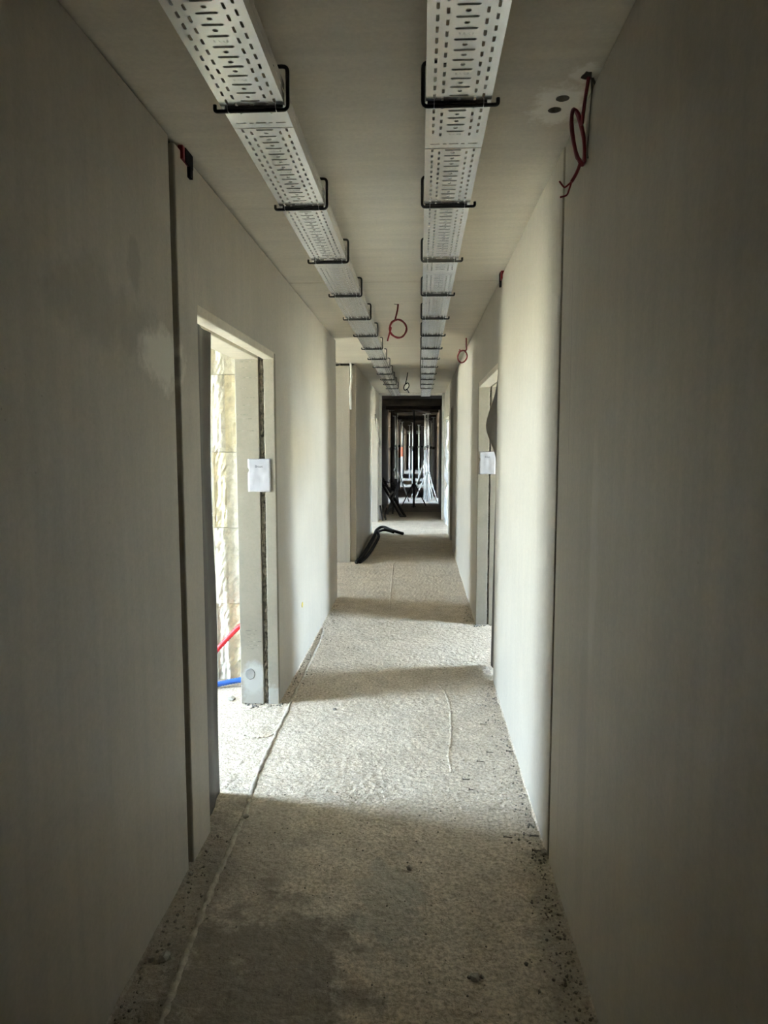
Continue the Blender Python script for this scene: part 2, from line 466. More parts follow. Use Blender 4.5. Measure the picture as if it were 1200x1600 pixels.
# ------------------------------------------------------------------ corridor walls
D_L1 = (2.65, 4.03, -1, 2.045)
D_R1 = (4.53, 5.97, -1, 2.035)
D_L3 = (12.2, 13.95, -1, 2.06)
D_R2 = (10.5, 11.35, -1, 2.13)
D_R3 = (12.2, 13.9, -1, 2.06)
def pad(d, p): return (d[0], d[1]+p, d[2], d[3]+p)
LIN = .035
wl = setting('wall_left')
obj('concrete_panel', slab('x', LW, XL, -7, 2.385, -.02, WT), M['wall'], wl, bevel=.006)
obj('concrete_panel', slab('x', LW, XL, 2.440, 7.0, -.02, WT, holes=[pad(D_L1, LIN)]), M['wall'], wl, bevel=.006)
obj('concrete_panel', slab('x', LW, XL, 9.16, END, -.02, WT, holes=[D_L3]), M['wall'], wl, bevel=.008)
for q in ((LW+.02, XL-.045, 2.38, 2.445, 0, H), (LW+.03, XL-.03, -7, 7.0, WT-.03, H), (LW+.03, XL-.03, 9.16, END, WT-.03, H)):
    obj('joint_filler', MB().box(*q), M['joint'], wl)
wr = setting('wall_right')
obj('concrete_panel', slab('x', XR, RW, -7, 2.515, -.02, WT), M['wall'], wr, bevel=.006)
obj('concrete_panel', slab('x', XR, RW, 2.543, 9.86, -.02, WT, holes=[pad(D_R1, LIN)]), M['wall'], wr, bevel=.006)
obj('concrete_panel', slab('x', XR, RW, 9.88, END, -.02, WT, holes=[D_R2, D_R3]), M['wall'], wr, bevel=.006)
for q in ((XR+.04, RW-.02, 2.51, 2.545, 0, H), (XR+.03, RW-.03, -7, END, WT-.03, H), (XR+.03, RW-.03, 9.855, 9.885, 0, H)):
    obj('joint_filler', MB().box(*q), M['joint'], wr)

# door linings: two concrete strips with a crumbly mortar groove between them
def lining(parent, xo, xi, g0, g1, d):
    """xo corridor face, xi room face, g0..g1 groove; far jamb and head of opening d"""
    y1, zt = d[1], d[3]
    for (a, b) in ((xo, g0), (g1, xi)):
        lo, hi = min(a, b), max(a, b)
        mb = MB()
        n = 26
        obj('jamb_strip', slab('x', lo, hi, y1, y1+LIN+.005, 0, zt+LIN, extra_v=[]), M['jamb'], parent, bevel=.004)
        obj('head_strip', MB().box(lo, hi, d[0]-.0, y1, zt, zt+LIN+.005), M['ceiling'], parent, bevel=.004)
    lo, hi = min(g0, g1), max(g0, g1)
    rows = []
    for i in range(160):
        z = zt*i/159
        row = []
        for j in range(5):
            x = lo+(hi-lo)*j/4
            yy = y1+.016+noise.noise(Vector((x*90, z*38, 1.7)))*.012+(.006 if j in (0, 4) else 0)
            row.append((x, yy, z))
        rows.append(row)
    obj('groove_mortar', MB().grid(rows), M['dark_mortar'], parent)
    obj('head_groove', MB().box(lo, hi, d[0], y1, zt+.02, zt+LIN+.005), M['dark_mortar'], parent)
lining(wl, XL, LW, -.903, -.932, D_L1)
lining(wr, XR, RW, .583, .597, D_R1)

# mortar bead along the feet of the walls
def bead(parent, x, sgn, y0, y1, seed):
    rows = []
    for i, y in enumerate(frange(y0, y1, .03)):
        w = .003+.014*max(0, noise.noise(Vector((y*9, seed, 0)))); h = .003+.012*max(0, noise.noise(Vector((y*7, seed, 5))))
        rows.append([(x-sgn*.002, y, h+.004), (x+sgn*w*.5, y, h*.8), (x+sgn*w, y, h*.3), (x+sgn*(w+.008), y, -.008)])
    obj('foot_mortar', MB().grid(rows), M['floor'], parent, smooth=True)
bead(wl, XL, 1, .8, 2.38, 1); bead(wl, XL, 1, 4.07, 7.0, 2); bead(wr, XR, -1, .8, 2.51, 3); bead(wr, XR, -1, 2.55, 4.52, 4); bead(wr, XR, -1, 6.0, 9.85, 6)

# ------------------------------------------------------------------ rooms beside the corridor
WIN_L = [(2.85, 3.68, .0, 2.58), (7.0, 9.1, -.02, 2.6), (12.7, 13.4, 0, 2.3)]
WIN_R = [(4.85, 5.68, .0, 2.58), (12.7, 13.4, 0, 2.3)]
FARD = [(18.6, 20.3), (25.5, 27.1), (30.0, 31.7), (37.2, 41.7)]
for a, b in FARD:
    WIN_L.append(((a+b)/2-.5, (a+b)/2+.5, 0, 2.4)); WIN_R.append(((a+b)/2-.5, (a+b)/2+.5, 0, 2.4))
def facade(name, x0, x1, wins):
    o = obj(name, slab('x', x0, x1, -7, FAR+.3, -.3, H+.2, holes=wins), M['room'], kind='structure'); return o
facade('wall_facade_left', -OX-.25, -OX, WIN_L)
facade('wall_facade_right', OX, OX+.25, WIN_R)
def partition(name, x0, x1, y0, y1, m='room'):
    return obj(name, MB().box(x0, x1, y0, y1, -.02, H), M[m], kind='structure')
for i, (y0, y1) in enumerate([(.8, .95), (4.55, 4.7), (6.85, 7.0), (11.8, 11.95), (14.2, 14.35)]):
    partition('wall_partition_left_%d' % (i+1), -OX, LW, y0, y1)
for i, (y0, y1) in enumerate([(3.2, 3.35), (7.1, 7.25), (11.8, 11.95), (14.2, 14.35)]):
    partition('wall_partition_right_%d' % (i+1), RW, OX, y0, y1)
# wall that closes the side passage on the left (its face is seen past the wall end)
obj('wall_passage', slab('y', 9.10, 9.3, -OX, -.915, -.02, 2.565), M['wall'], bevel=.006, kind='structure')
PT = -7.8                      # the passage runs on to an open end
for nm, y0, y1 in (('wall_passage_near', 6.85, 7.0), ('wall_passage_far', 9.1, 9.25)):
    obj(nm, MB().box(PT, -OX-.2, y0, y1, -.3, H+.2), M['room'], kind='structure')
obj('floor_passage', MB().box(PT, -OX-.2, 6.85, 9.25, -.3, 0), M['floor'], kind='structure')
obj('ceiling_passage', MB().box(PT, -OX-.2, 6.85, 9.25, H, H+.2), M['ceiling'], kind='structure')
# corridor behind the camera: an end wall with a doorway to the outside
obj('wall_back', slab('y', -7.0, -6.8, -OX, OX, -.02, H), M['room'], kind='structure')
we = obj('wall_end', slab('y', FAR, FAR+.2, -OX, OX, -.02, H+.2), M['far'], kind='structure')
for x0, x1 in ((-.93, -.62), (-.27, .0)):  # pale pieces added in place of the bright windows at the far end
    obj('end_window_stand_in', MB().box(x0, x1, FAR-.02, FAR, 2.22, 2.50), M['prop_white'], we)

# far, unfinished part of the corridor behind the end frame
fw = setting('wall_far_left'); fr = setting('wall_far_right')
holesF = [(a, b, -1, 2.05) for a, b in FARD]
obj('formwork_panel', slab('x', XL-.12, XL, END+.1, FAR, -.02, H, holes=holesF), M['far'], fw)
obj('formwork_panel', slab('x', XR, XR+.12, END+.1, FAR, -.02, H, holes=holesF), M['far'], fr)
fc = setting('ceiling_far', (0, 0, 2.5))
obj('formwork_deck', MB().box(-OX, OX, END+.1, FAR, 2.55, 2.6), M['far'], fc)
for i, y in enumerate(frange(15.6, 44, 1.6)):
    obj('cross_beam', MB().box(XL, XR, y, y+.09, 2.40, 2.55), M['timber'], fc)
for y in (21.5, 24.0, 28.5, 34):
    partition('wall_cross', -OX, XL-.12, y, y+.12, 'far'); partition('wall_cross', XR+.12, OX, y, y+.12, 'far')
# end frame: concrete nib, coloured white so its edge looks lit
ef = setting('trim_1')
for (x0, x1, z0, z1) in ((XL, XL+.045, 0, H), (XR-.045, XR, 0, H)):
    obj('frame_upright', MB().box(x0, x1, END-.02, END+.12, z0, z1), M['foam_lit_edge'], ef)
obj('frame_head', MB().box(XL, XR, END-.02, END+.12, H-.045, H), M['foam_lit_edge'], ef)

# ------------------------------------------------------------------ daylight portals in the openings
def portal(x, y0, y1, z0, z1, side):
    l = bpy.data.lights.new('window_portal', 'AREA'); l.shape = 'RECTANGLE'; l.size = y1-y0; l.size_y = z1-z0
    l.cycles.is_portal = True
    o = bpy.data.objects.new('window_portal', l); COL.objects.link(o)
    o.location = (x, (y0+y1)/2, (z0+z1)/2)
    o.rotation_euler = (math.pi/2, 0, math.pi/2*side)
for i, w in enumerate(WIN_L): portal(-7.6 if i == 1 else -OX-.12, *w, -1)
for w in WIN_R: portal(OX+.12, *w, 1)

# ------------------------------------------------------------------ cable trays
P_, TW, TZ, THT = .043, .176, 2.485, .055
NC = 36; SEC = NC*P_+.09
def tray_meshes():
    # four-cell pattern: long slots in rows, cross slots, round holes; embossing in the fourth
    G = 4*P_; loops = []
    for c in range(4):
        y = c*P_
        for x in (.0225, TW-.0225): loops.append(slot(x, y+.30*P_, .0066, .54*P_))
        for x in (.045, TW-.045): loops.append(slot(x, y+.72*P_, .0066, .52*P_))
        loops.append(slot(TW/2, y+.25*P_, .050, .0058))
        if c != 3: loops.append(circle(TW/2, y+.75*P_, .0056, 10, ry=.0048))
    gv, gf = sheet2d([(0, 0), (TW, 0), (TW, G), (0, G)], loops)
    el = []
    for x in (.03, TW/2, TW-.03): el.append(slot(x, .055, .030, .0055))
    for x in (.06, TW-.06): el.append(slot(x, .055, .012, .0045))
    ev, ef_ = sheet2d([(0, 0), (TW, 0), (TW, .085), (0, .085)], el)
    bot = MB()
    for g in range(NC//4): bot.add([(x, y+g*G, 0) for x, y in gv], gf)
    bot.add([(x, y+NC*P_, 0) for x, y in ev], ef_)
    # pressed rims around the slots: slim raised collars
    rim = MB()
    for g in range(NC//4):
        for lp in loops:
            n = len(lp); cx = sum(p[0] for p in lp)/n; cy = sum(p[1] for p in lp)/n
            out = []
            for (x, y) in lp:
                d = math.hypot(x-cx, y-cy); k = (d+.0022)/d
                out.append((cx+(x-cx)*k, cy+(y-cy)*k))
            b = len(rim.v)
            rim.v += [(x, y+g*G, -.0018) for x, y in lp]+[(x, y+g*G, -.0004) for x, y in out]
            rim.f += [(b+i, b+(i+1) % n, b+n+(i+1) % n, b+n+i) for i in range(n)]
    # sides with a row of slots and folded top rims
    sl = [slot(.5*P_+k*P_*1.0, THT*.55, .024, .007) for k in range(4)]
    sv, sf = sheet2d([(0, 0), (G, 0), (G, THT), (0, THT)], sl)
    sides = []
    for x in (0, TW):
        side = MB(); sides.append(side)
        for g in range(NC//4): side.add([(x, u+g*G, v) for u, v in sv], sf)
        side.add([(x, NC*P_, 0), (x, NC*P_+.088, 0), (x, NC*P_+.088, THT), (x, NC*P_, THT)], [(0, 1, 2, 3)])
        i = .008 if x == 0 else -.008
        side.add([(x, 0, THT), (x, NC*P_+.088, THT), (x+i, NC*P_+.088, THT), (x+i, 0, THT)], [(0, 1, 2, 3)])
    # small embossed letters pressed downwards in every fourth cell
    cu = bpy.data.curves.new('emboss', 'FONT'); cu.body = 'BAKS'; cu.size = .013; cu.align_x = 'CENTER'; cu.space_character = 1.35; cu.extrude = .0005
    to = bpy.data.objects.new('emboss', cu); COL.objects.link(to)
    dg = bpy.context.evaluated_depsgraph_get(); dg.update()
    tm = bpy.data.meshes.new_from_object(to.evaluated_get(dg))
    em = MB()
    tv = [v.co.copy() for v in tm.vertices]; tf = [tuple(p.vertices) for p in tm.polygons]
    for g in range(NC//4):
        y0 = g*G+3.75*P_
        em.add([(TW/2+v.x, y0+.0045-v.y, -.0006-v.z) for v in tv], tf)
    bpy.data.objects.remove(to); bpy.data.curves.remove(cu)
    return bot, rim, sides, em
BOT, RIM, SIDE, EMB = tray_meshes()
def tray(x0, first_joint, label):
    t = thing('cable_tray', (x0+TW/2, first_joint, TZ), label, 'cable tray')
    proto = None
    k0 = -2
    for k in range(k0, 7):
        y = first_joint-SEC+k*SEC+SEC    # section starts at each joint
        if y > 12.4: break
        if proto is None:
            t['_o'] = (-0, 0, 0)
            parts = []
            for nm, mb, mt in (('tray_section', BOT, M['zinc']), ('tray_side', SIDE[0], M['zinc']), ('tray_side', SIDE[1], M['zinc'])):
                mm = MB(); mm.v = mb.v; mm.f = mb.f
                o = obj(nm, mm, mt, t, solid=.0012); parts.append(o)
            o2 = obj('slot_rims', RIM, M['zinc'], parts[0], kind='stuff'); o3 = obj('embossing', EMB, M['zinc'], parts[0], kind='stuff')
            proto = parts; cur = parts
        else:
            cur = []
            for p in proto:
                c = p.copy(); COL.objects.link(c); c.parent = t; cur.append(c)
                for g in p.children:
                    d = g.copy(); COL.objects.link(d); d.parent = c
        for c in cur: c.location = (-TW/2, y-first_joint, 0)
    t['_o'] = (x0+TW/2, first_joint, TZ)
    return t
tray_r = tray(.011, 2.30-SEC*0, 'perforated galvanised cable tray on the right half of the ceiling')
tray_l = tray(-.552, 2.13, 'perforated galvanised cable tray on the left half of the ceiling')

# hangers
ORD = ['nearest', 'second', 'third', 'fourth', 'fifth', 'sixth', 'seventh', 'eighth', 'ninth', 'tenth', 'eleventh', 'twelfth', 'farthest']
def hanger(x_rod, x_tip, Y, label, group):
    s = 1 if x_tip > x_rod else -1
    t = thing('tray_hanger', (x_rod, Y, 2.47), label, 'hanger', group)
    mid = x_rod+s*.09
    path = rounded([(mid, Y, 2.588), (x_rod, Y, 2.588), (x_rod, Y, 2.475), (x_tip, Y, 2.475), (x_tip, Y, 2.492)], .014, 4)
    obj('rod', MB().tube(path, .0055, 8), M['black_steel'], t, smooth=True)
    a, b = sorted((x_rod+s*.012, x_tip-s*.03))
    obj('support_strip', MB().box(a, b, Y-.0095, Y-.0045, 2.4775, 2.4838), M['black_steel'], t)
    for x in (x_rod+s*.030, x_rod+s*.163):
        ring = [(x, Y-.006+.014*math.cos(a_)-.003, 2.477+.0095*math.sin(a_)) for a_ in [2*math.pi*k/10 for k in range(11)]]
        obj('tie', MB().tube(ring, .0008, 5, False), M['tie'], t)
    obj('anchor', MB().box(min(mid-.012, mid+.012), max(mid-.012, mid+.012), Y-.014, Y+.014, 2.590, 2.601), M['black_steel'], t)
    return t
hr = hl = None
for k in range(13):
    Y = 2.0+.812*k
    lr = 'black bent rod hanger under the right cable tray, %s from the camera' % ORD[k]
    ll = 'black bent rod hanger under the left cable tray, %s from the camera' % ORD[k]
    if k == 0:
        hr = hanger(.003, .206, Y, lr, 'hangers of the right cable tray'); hl = hanger(-.368, -.571, Y, ll, 'hangers of the left cable tray')
    else:
        copy_tree(hr, (0, .812*k, 0), lr); copy_tree(hl, (0, .812*k, 0), ll)

# ------------------------------------------------------------------ tarpaulins in the doorways
def sheet(name, fn, nu, nv, m, label, cat, thick=.004):
    rows = [[fn(i/nu, j/nv) for i in range(nu+1)] for j in range(nv+1)]
    o = obj(name, MB().grid(rows), M[m], smooth=True, solid=thick); return tag(o, label, cat)
def tl(u, v):
    z = -.004+2.03*v
    edge = 2.955+.02*math.sin(v*5+1)-.012*(1-v)
    y = 2.652+(edge-2.652)*u
    x = -.872-.005*math.sin(u*9+v*2)-.004*math.sin(v*11)-.02*u
    return (x, y, z)
sheet('tarpaulin', tl, 24, 50, 'tarp', 'dark tarpaulin hanging at the near side of the left doorway', 'tarpaulin')
def trp(u, v):
    z = .03+1.985*v
    b = math.exp(-((z-1.70)/.17)**2)
    edge = 4.86-.22*v+.85*b+.03*math.sin(v*6)
    y = 4.545+(edge-4.545)*u
    x = .512+.012*math.sin(u*7+v*3)+.02*b*math.sin(u*3.1)+.05*(1-v)*0
    return (x, y, z)
sheet('tarpaulin', trp, 24, 70, 'tarp', 'dark tarpaulin with a bulging free edge in the right doorway', 'tarpaulin')

# ------------------------------------------------------------------ paper notices
def notice(p0, p1, Y, label, text):
    (x0, z1), (x1, z0) = p0, p1
    w, h = x1-x0, z1-z0
    t = thing('paper_notice', ((x0+x1)/2, Y, z0), label, 'notice')
    nu, nv = 12, 16; rows = []
    for j in range(nv+1):
        row = []
        for i in range(nu+1):
            u, v = i/nu, j/nv
            x = x0+w*u; z = z0+h*v
            if i == 0 and abs(v-.66) < .04: x += w*.05
            d = .004+.003*noise.noise(Vector((u*2.6, v*2.6, Y)))+.0022*noise.noise(Vector((u*6, v*5, Y+4)))
            row.append((x, Y-d, z))
        rows.append(row)
    obj('sheet', MB().grid(rows), M['paper'], t, smooth=True, solid=.0004)
    cu = bpy.data.curves.new('text', 'FONT'); cu.body = text; cu.size = .020; cu.align_x = 'CENTER'; cu.extrude = .0002
    to = bpy.data.objects.new('text', cu); COL.objects.link(to)
    dg = bpy.context.evaluated_depsgraph_get(); dg.update()
    tm = bpy.data.meshes.new_from_object(to.evaluated_get(dg))
    mb = MB().add([(x0+w*.49+v.co.x, Y-.0098-v.co.z, z0+h*.735+v.co.y) for v in tm.vertices], [tuple(p.vertices) for p in tm.polygons])
    bpy.data.objects.remove(to); bpy.data.curves.remove(cu)
    obj('lettering', mb, M['ink'], t)
    return t
notice((-1.003, 1.475), (-.868, 1.283), 4.03, 'white paper notice taped to the jamb of the left doorway', 'Braut')
notice((.503, 1.497), (.638, 1.305), 5.97, 'white paper notice taped to the jamb of the right doorway', 'Braut')

# ------------------------------------------------------------------ jamb details
pl = MB(); n = 20
pl.v = [(-1.013+.030*math.cos(2*math.pi*k/n), 4.030, .186+.034*math.sin(2*math.pi*k/n)) for k in range(n)]+[(-1.013+.027*math.cos(2*math.pi*k/n), 4.0275, .186+.031*math.sin(2*math.pi*k/n)) for k in range(n)]
pl.f = [(k, (k+1) % n, n+(k+1) % n, n+k) for k in range(n)]+[tuple(range(2*n-1, n-1, -1))]
obj('hole_plug', pl, simple('grey_plug', (.25,.25,.235), .8), wl, label='round grey mortar plug low on the jamb')
sc_ = MB()
for i in range(9):
    z = 1.64+.40*i/8+random.uniform(-.015, .015); a = random.uniform(-1.065, -1.03); L = random.uniform(.04, .11)
    sc_.box(a, min(a+L, -.94), 4.0285, 4.031, z, z+.003)
for i in range(6):
    z = .34+.022*i; a = random.uniform(-1.05, -1.02); L = random.uniform(.05, .1)
    sc_.box(a, min(a+L, -.94), 4.0285, 4.031, z, z+.003)
obj('scratches', sc_, M['dark_mortar'], wl, kind='stuff')
cap = MB().tube([(XL-.01, 4.88, .413), (XL+.004, 4.88, .413)], .02, 14)
so = obj('wall_socket_box', cap, M['yellow'], None); tag(so, 'small yellow plastic socket box set in the left wall', 'socket box')

# red stub at the wall top, left and right
def stub(name, x, s, y0, y1, label):
    t = thing(name, (x, y0, 2.53), label, 'cable box')
    obj('box', MB().box(min(x-s*.01, x+s*.010), max(x-s*.01, x+s*.010), y0, y1, 2.552, 2.598), M['red'], t, bevel=.003)
    obj('tongue', MB().box(min(x, x+s*.012), max(x, x+s*.012), y1-.03, y1-.002, 2.515, 2.55), M['black_rubber'], t)
    obj('face', MB().box(min(x+s*.010, x+s*.013), max(x+s*.010, x+s*.013), y0+.022, y1, 2.548, 2.596), M['black_rubber'], t)
stub('cable_stub', XL, 1, 2.50, 2.60, 'small red and black cable stub at the top of the left wall')
stub('cable_stub', XR, -1, 4.34, 4.42, 'small red and black cable stub at the top of the right wall')

# ------------------------------------------------------------------ hanging cable coils
def coil(name, anchor, lead, c, rx, rz, turns, tail, r, m, label, tilt=0.0, ydepth=.02, forks=None, wire=None, a0=math.pi*.62):
    t = thing(name, anchor, label, 'cable')
    pts = [Vector(anchor)]+[Vector(p) for p in lead]
    n = int(turns*16); C = Vector(c)
    for k in range(n+1):
        a = a0+2*math.pi*k/16
        w = 1+.035*math.sin(k*1.7)
        x, z = rx*w*math.cos(a), rz*w*math.sin(a)
        x, z = x*math.cos(tilt)-z*math.sin(tilt), x*math.sin(tilt)+z*math.cos(tilt)
        pts.append(C+Vector((x, ydepth*math.cos(a)+.004*k/16, z)))
    pts += [Vector(p) for p in tail]
    obj('sheath', MB().tube(spline(pts, 3), r, 7), M[m], t, smooth=True)
    for fk in (forks or []):
        obj('wire_end', MB().tube(spline(fk, 4), r*.55, 6), M[m], t, smooth=True)
    for fk in (wire or []):
        obj('thin_wire', MB().tube(spline(fk, 5), .003, 6), M['grey_wire'], t, smooth=True)
    return t
Yc = 2.19
coil('cable_coil', at(920, 120, 2.115), [at(915, 150, 2.15), at(911, 178, 2.18)], at(904, 213, Yc), .019, .078, 2.6,
     [at(907, 252, 2.19), at(901, 270, 2.2), at(893, 284, 2.2)], .0052, 'red', 'red cable coil hanging close to the right wall near the camera', tilt=.17, ydepth=.014, a0=math.pi*.15,
     forks=[[at(893, 284, 2.2), at(884, 292, 2.2), at(880, 291, 2.2), at(874, 283, 2.2)], [at(893, 284, 2.2), at(889, 297, 2.2), at(885, 305, 2.2), at(875, 308, 2.2)]],
     wire=[[at(924, 122, 2.115), at(925, 150, 2.15), at(921, 190, 2.17), at(917, 240, 2.17), at(920, 246, 2.17)], [at(926, 122, 2.12), at(935, 150, 2.15), at(934, 195, 2.16), at(927, 235, 2.17), at(919, 246, 2.17)]])
Yc = 5.33
coil('cable_coil', at(622, 474, Yc), [at(621, 485, Yc), at(618, 497, Yc)], at(622, 513.5, Yc), .062, .066, 2.19,
     [at(611, 512, Yc), at(608, 523, Yc), at(605.5, 533, Yc)], .0065, 'red', 'red cable coil hanging from the ceiling between the two trays',
     wire=[[at(616, 475, Yc-.01), at(621, 475.5, Yc), at(626, 474, Yc), at(629, 475, Yc)]])
Yc = 6.98
coil('cable_coil', at(728.5, 528, Yc), [at(728.5, 540, Yc), at(728.5, 547, Yc)], at(722.5, 557, Yc), .045, .058, 2.07,
     [at(717, 550, Yc), at(719, 548, Yc), at(717.5, 546, Yc)], .007, 'red', 'small red cable coil beside the right wall beyond the doorway', tilt=-.3)
Yc = 10.3
coil('cable_coil', at(637, 582, Yc), [at(635.5, 592, Yc), at(633.5, 600, Yc)], at(635, 604, Yc), .032, .055, 1.54,
     [at(636, 608, Yc), at(638, 612, Yc), at(639.5, 614, Yc)], .007, 'black_rubber', 'dark looped cable hanging from the ceiling far along the corridor', tilt=-.5)

# ------------------------------------------------------------------ left room: lining blocks, hoses
lin = setting('wall_lining')
zs = [0, .52, 1.02, 1.51, 2.0, 2.59]
for j in range(len(zs)-1):
    xs = [-1.10, -1.245, -1.33, -1.75, -2.4]
    for i in range(len(xs)-1):
        a, b = xs[i+1]+.0015, xs[i]-.0015
        y = 4.43+(.0 if i == 0 else .012*((i+j) % 2)+.01)
        rows = []
        for q in range(21):
            row = []
            for p in range(7):
                x = a+(b-a)*p/6; z = zs[j]+.002+(zs[j+1]-zs[j]-.004)*q/20
                row.append((x, y+.012*noise.noise(Vector((x*30, z*13, 2)))+.010*noise.noise(Vector((x*60, z*34, 5))), z))
            rows.append(row)
        m = MB().grid(rows); k = 7; kq = 21
        # returns to give each block its thickness
        ring = [0*k+p for p in range(k)]+[q*k+k-1 for q in range(1, kq)]+[(kq-1)*k+p for p in range(k-2, -1, -1)]+[q*k for q in range(kq-2, 0, -1)]
        base = len(m.v)
        for id_ in ring: m.v.append((m.v[id_][0], 4.55, m.v[id_][2]))
        nn = len(ring)
        m.f += [(ring[p], base+p, base+(p+1) % nn, ring[(p+1) % nn]) for p in range(nn)]
        obj('lining_block', m, M['foam'] if (i+j) % 3 == 0 else M['block'], lin)
# slim upright profile in front of the lining
obj('upright_profile', MB().box(-1.335, -1.318, 4.36, 4.41, 0, 2.59), M['zinc'], lin)
def hose(pts, r, m, label):
    p = spline(pts, 14); rs = [r*(1.0 if i % 2 else .86) for i in range(len(p))]
    o = obj('hose', MB().tube(p, rs, 10), M[m], None, smooth=True); return tag(o, label, 'hose')
hose([(-1.72, 4.20, .03), (-1.55, 4.26, .05), (-1.38, 4.30, .15), (-1.27, 4.31, .275), (-1.17, 4.32, .38), (-1.09, 4.33, .46), (-1.09, 4.36, .62)], .017, 'red_hose', 'red corrugated hose seen through the left doorway')
hose([(-1.75, 4.20, .02), (-1.5, 4.24, .02), (-1.32, 4.28, .024), (-1.2, 4.31, .04), (-1.09, 4.33, .055)], .019, 'blue_hose', 'blue corrugated hose on the floor beyond the left doorway')
# overlay of expanding foam at the top of the passage wall corner
fo = MB().tube(spline([at(528, 566, 9.08), at(538, 564, 9.08), at(546, 563, 9.08), at(548.5, 575, 9.08), at(549, 592, 9.08), at(547.5, 610, 9.09), at(548.5, 640, 9.1)], 5), [.012+.016*abs(noise.noise(Vector((i*.6, 0, 0)))) for i in range(31)], 8)
obj('foam_seam', fo, M['foam_lit_edge'], ceil, smooth=True)

# ------------------------------------------------------------------ floor details
def strip(pts, w, h, mname, parent, name, jit=.3, seed=0):
    p = spline(pts, 26); rows = []
    for i, q in enumerate(p):
        d = (p[min(i+1, len(p)-1)]-p[max(i-1, 0)]).normalized(); s = Vector((d.y, -d.x, 0))
        ww = w*(1+jit*noise.noise(Vector((i*.35, seed, 0)))*2); hh = h*(.7+.6*abs(noise.noise(Vector((i*.3, seed, 9)))))
        z = floor_z(q.x, q.y)
        o = s*.006*noise.noise(Vector((i*.5, seed, 4)))
        J = lambda: Vector((random.uniform(-.002, .002), random.uniform(-.002, .002), random.uniform(-.0022, .0022)))
        rows.append([tuple(q+o-s*ww/2+Vector((0, 0, z-.004))), tuple(q+o-s*ww*.3+Vector((0, 0, z+hh*.8))+J()), tuple(q+o+s*ww*.1+Vector((0, 0, z+hh))+J()), tuple(q+o+s*ww*.42+Vector((0, 0, z+hh*.5))+J()), tuple(q+o+s*ww/2+Vector((0, 0, z-.004)))])
    return obj(name, MB().grid(rows), M[mname], parent, smooth=True)
RP = [(-.665, 1.35, 0), (-.694, 1.71, 0), (-.719, 2.115, 0), (-.733, 2.6, 0), (-.735, 2.80, 0), (-.765, 3.2, 0), (-.775, 4.04, 0), (-.793, 5.42, 0), (-.815, 5.75, 0)]
strip(RP, .024, .010, 'mortar', floor, 'mortar_ridge', .5, 1)
strip([(.10, 4.45, 0), (.145, 4.37, 0), (.183, 4.09, 0), (.174, 3.63, 0), (.150, 3.39, 0), (.16, 3.2, 0)], .016, .005, 'floor', floor, 'mortar_ridge', .6, 2)
strip([(-.341, 9.07, 0), (-.307, 7.44, 0), (-.272, 6.3, 0)], .014, .006, 'floor', floor, 'mortar_ridge', .4, 3)
strip([(-.98, 3.6, 0), (-.90, 3.55, 0), (-.82, 3.56, 0), (-.78, 3.6, 0)], .014, .006, 'floor', floor, 'mortar_ridge', .4, 4)

def rock(mb, c, r, seed, flat=.7):
    t = (1+5**.5)/2
    V = [(-1,t,0),(1,t,0),(-1,-t,0),(1,-t,0),(0,-1,t),(0,1,t),(0,-1,-t),(0,1,-t),(t,0,-1),(t,0,1),(-t,0,-1),(-t,0,1)]
    Fi = [(0,11,5),(0,5,1),(0,1,7),(0,7,10),(0,10,11),(1,5,9),(5,11,4),(11,10,2),(10,7,6),(7,1,8),(3,9,4),(3,4,2),(3,2,6),(3,6,8),(3,8,9),(4,9,5),(2,4,11),(6,2,10),(8,6,7),(9,8,1)]
    out = []
    for v in V:
        d = Vector(v).normalized(); k = r*(1+.45*noise.noise(d*1.4+Vector((seed*3.1, seed, 0))))
        out.append((c[0]+d.x*k, c[1]+d.y*k*1.15, c[2]+d.z*k*flat))
    mb.add(out, Fi)
CH = [((742, 1530), .016, 'crumbled mortar lump nearest the camera on the right half of the floor'),
      ((640, 1358), .012, 'small mortar crumb alone in the middle of the shaded floor'),
      ((822, 1507), .007, 'dark round pebble on the floor right of the mortar lump'),
      ((865, 1532), .0055, 'tiny dark pebble close to the right wall near the camera'),
      ((843, 1550), .0055, 'tiny dark pebble behind none but the nearest at right'),
      ((258, 1497), .022, 'flat mortar chunk at the foot of the left wall'),
      ((236, 1499), .012, 'dark chip beside the flat mortar chunk at the left wall'),
      ((298, 1367), .010, 'brownish chip at the left wall below the wide joint'),
      ((384, 1278), .014, 'mortar lump lying on the floor ridge at the left'),
      ((523, 1110), .013, 'dark chip on the brightly lit floor in the middle'),
      ((362, 1093), .028, 'grey flat stone in the left doorway beside the jamb'),
      ((850, 1333), .014, 'dark rubble lump at the foot of the right wall joint')]
CH[4] = ((843, 1550), .0055, 'tiny dark pebble just below the two other pebbles at right')
for i, (p, r, lab) in enumerate(CH):
    q = on_floor(*p); mb = MB()
    rock(mb, (q.x, q.y, floor_z(q.x, q.y)+r*.35), r, i, .55 if r > .012 else .8)
    if i == 0:
        for k in range(14):
            a = random.uniform(0, 6.28); d = random.uniform(.004, .022)
            rock(mb, (q.x+d*math.cos(a), q.y+d*math.sin(a), .003), random.uniform(.003, .008), k+20)
    tag(obj('mortar_chunk' if r > .0075 else 'pebble', mb, M['chunk'] if i not in (2, 3, 4, 9) else M['pebble']), lab, 'debris')
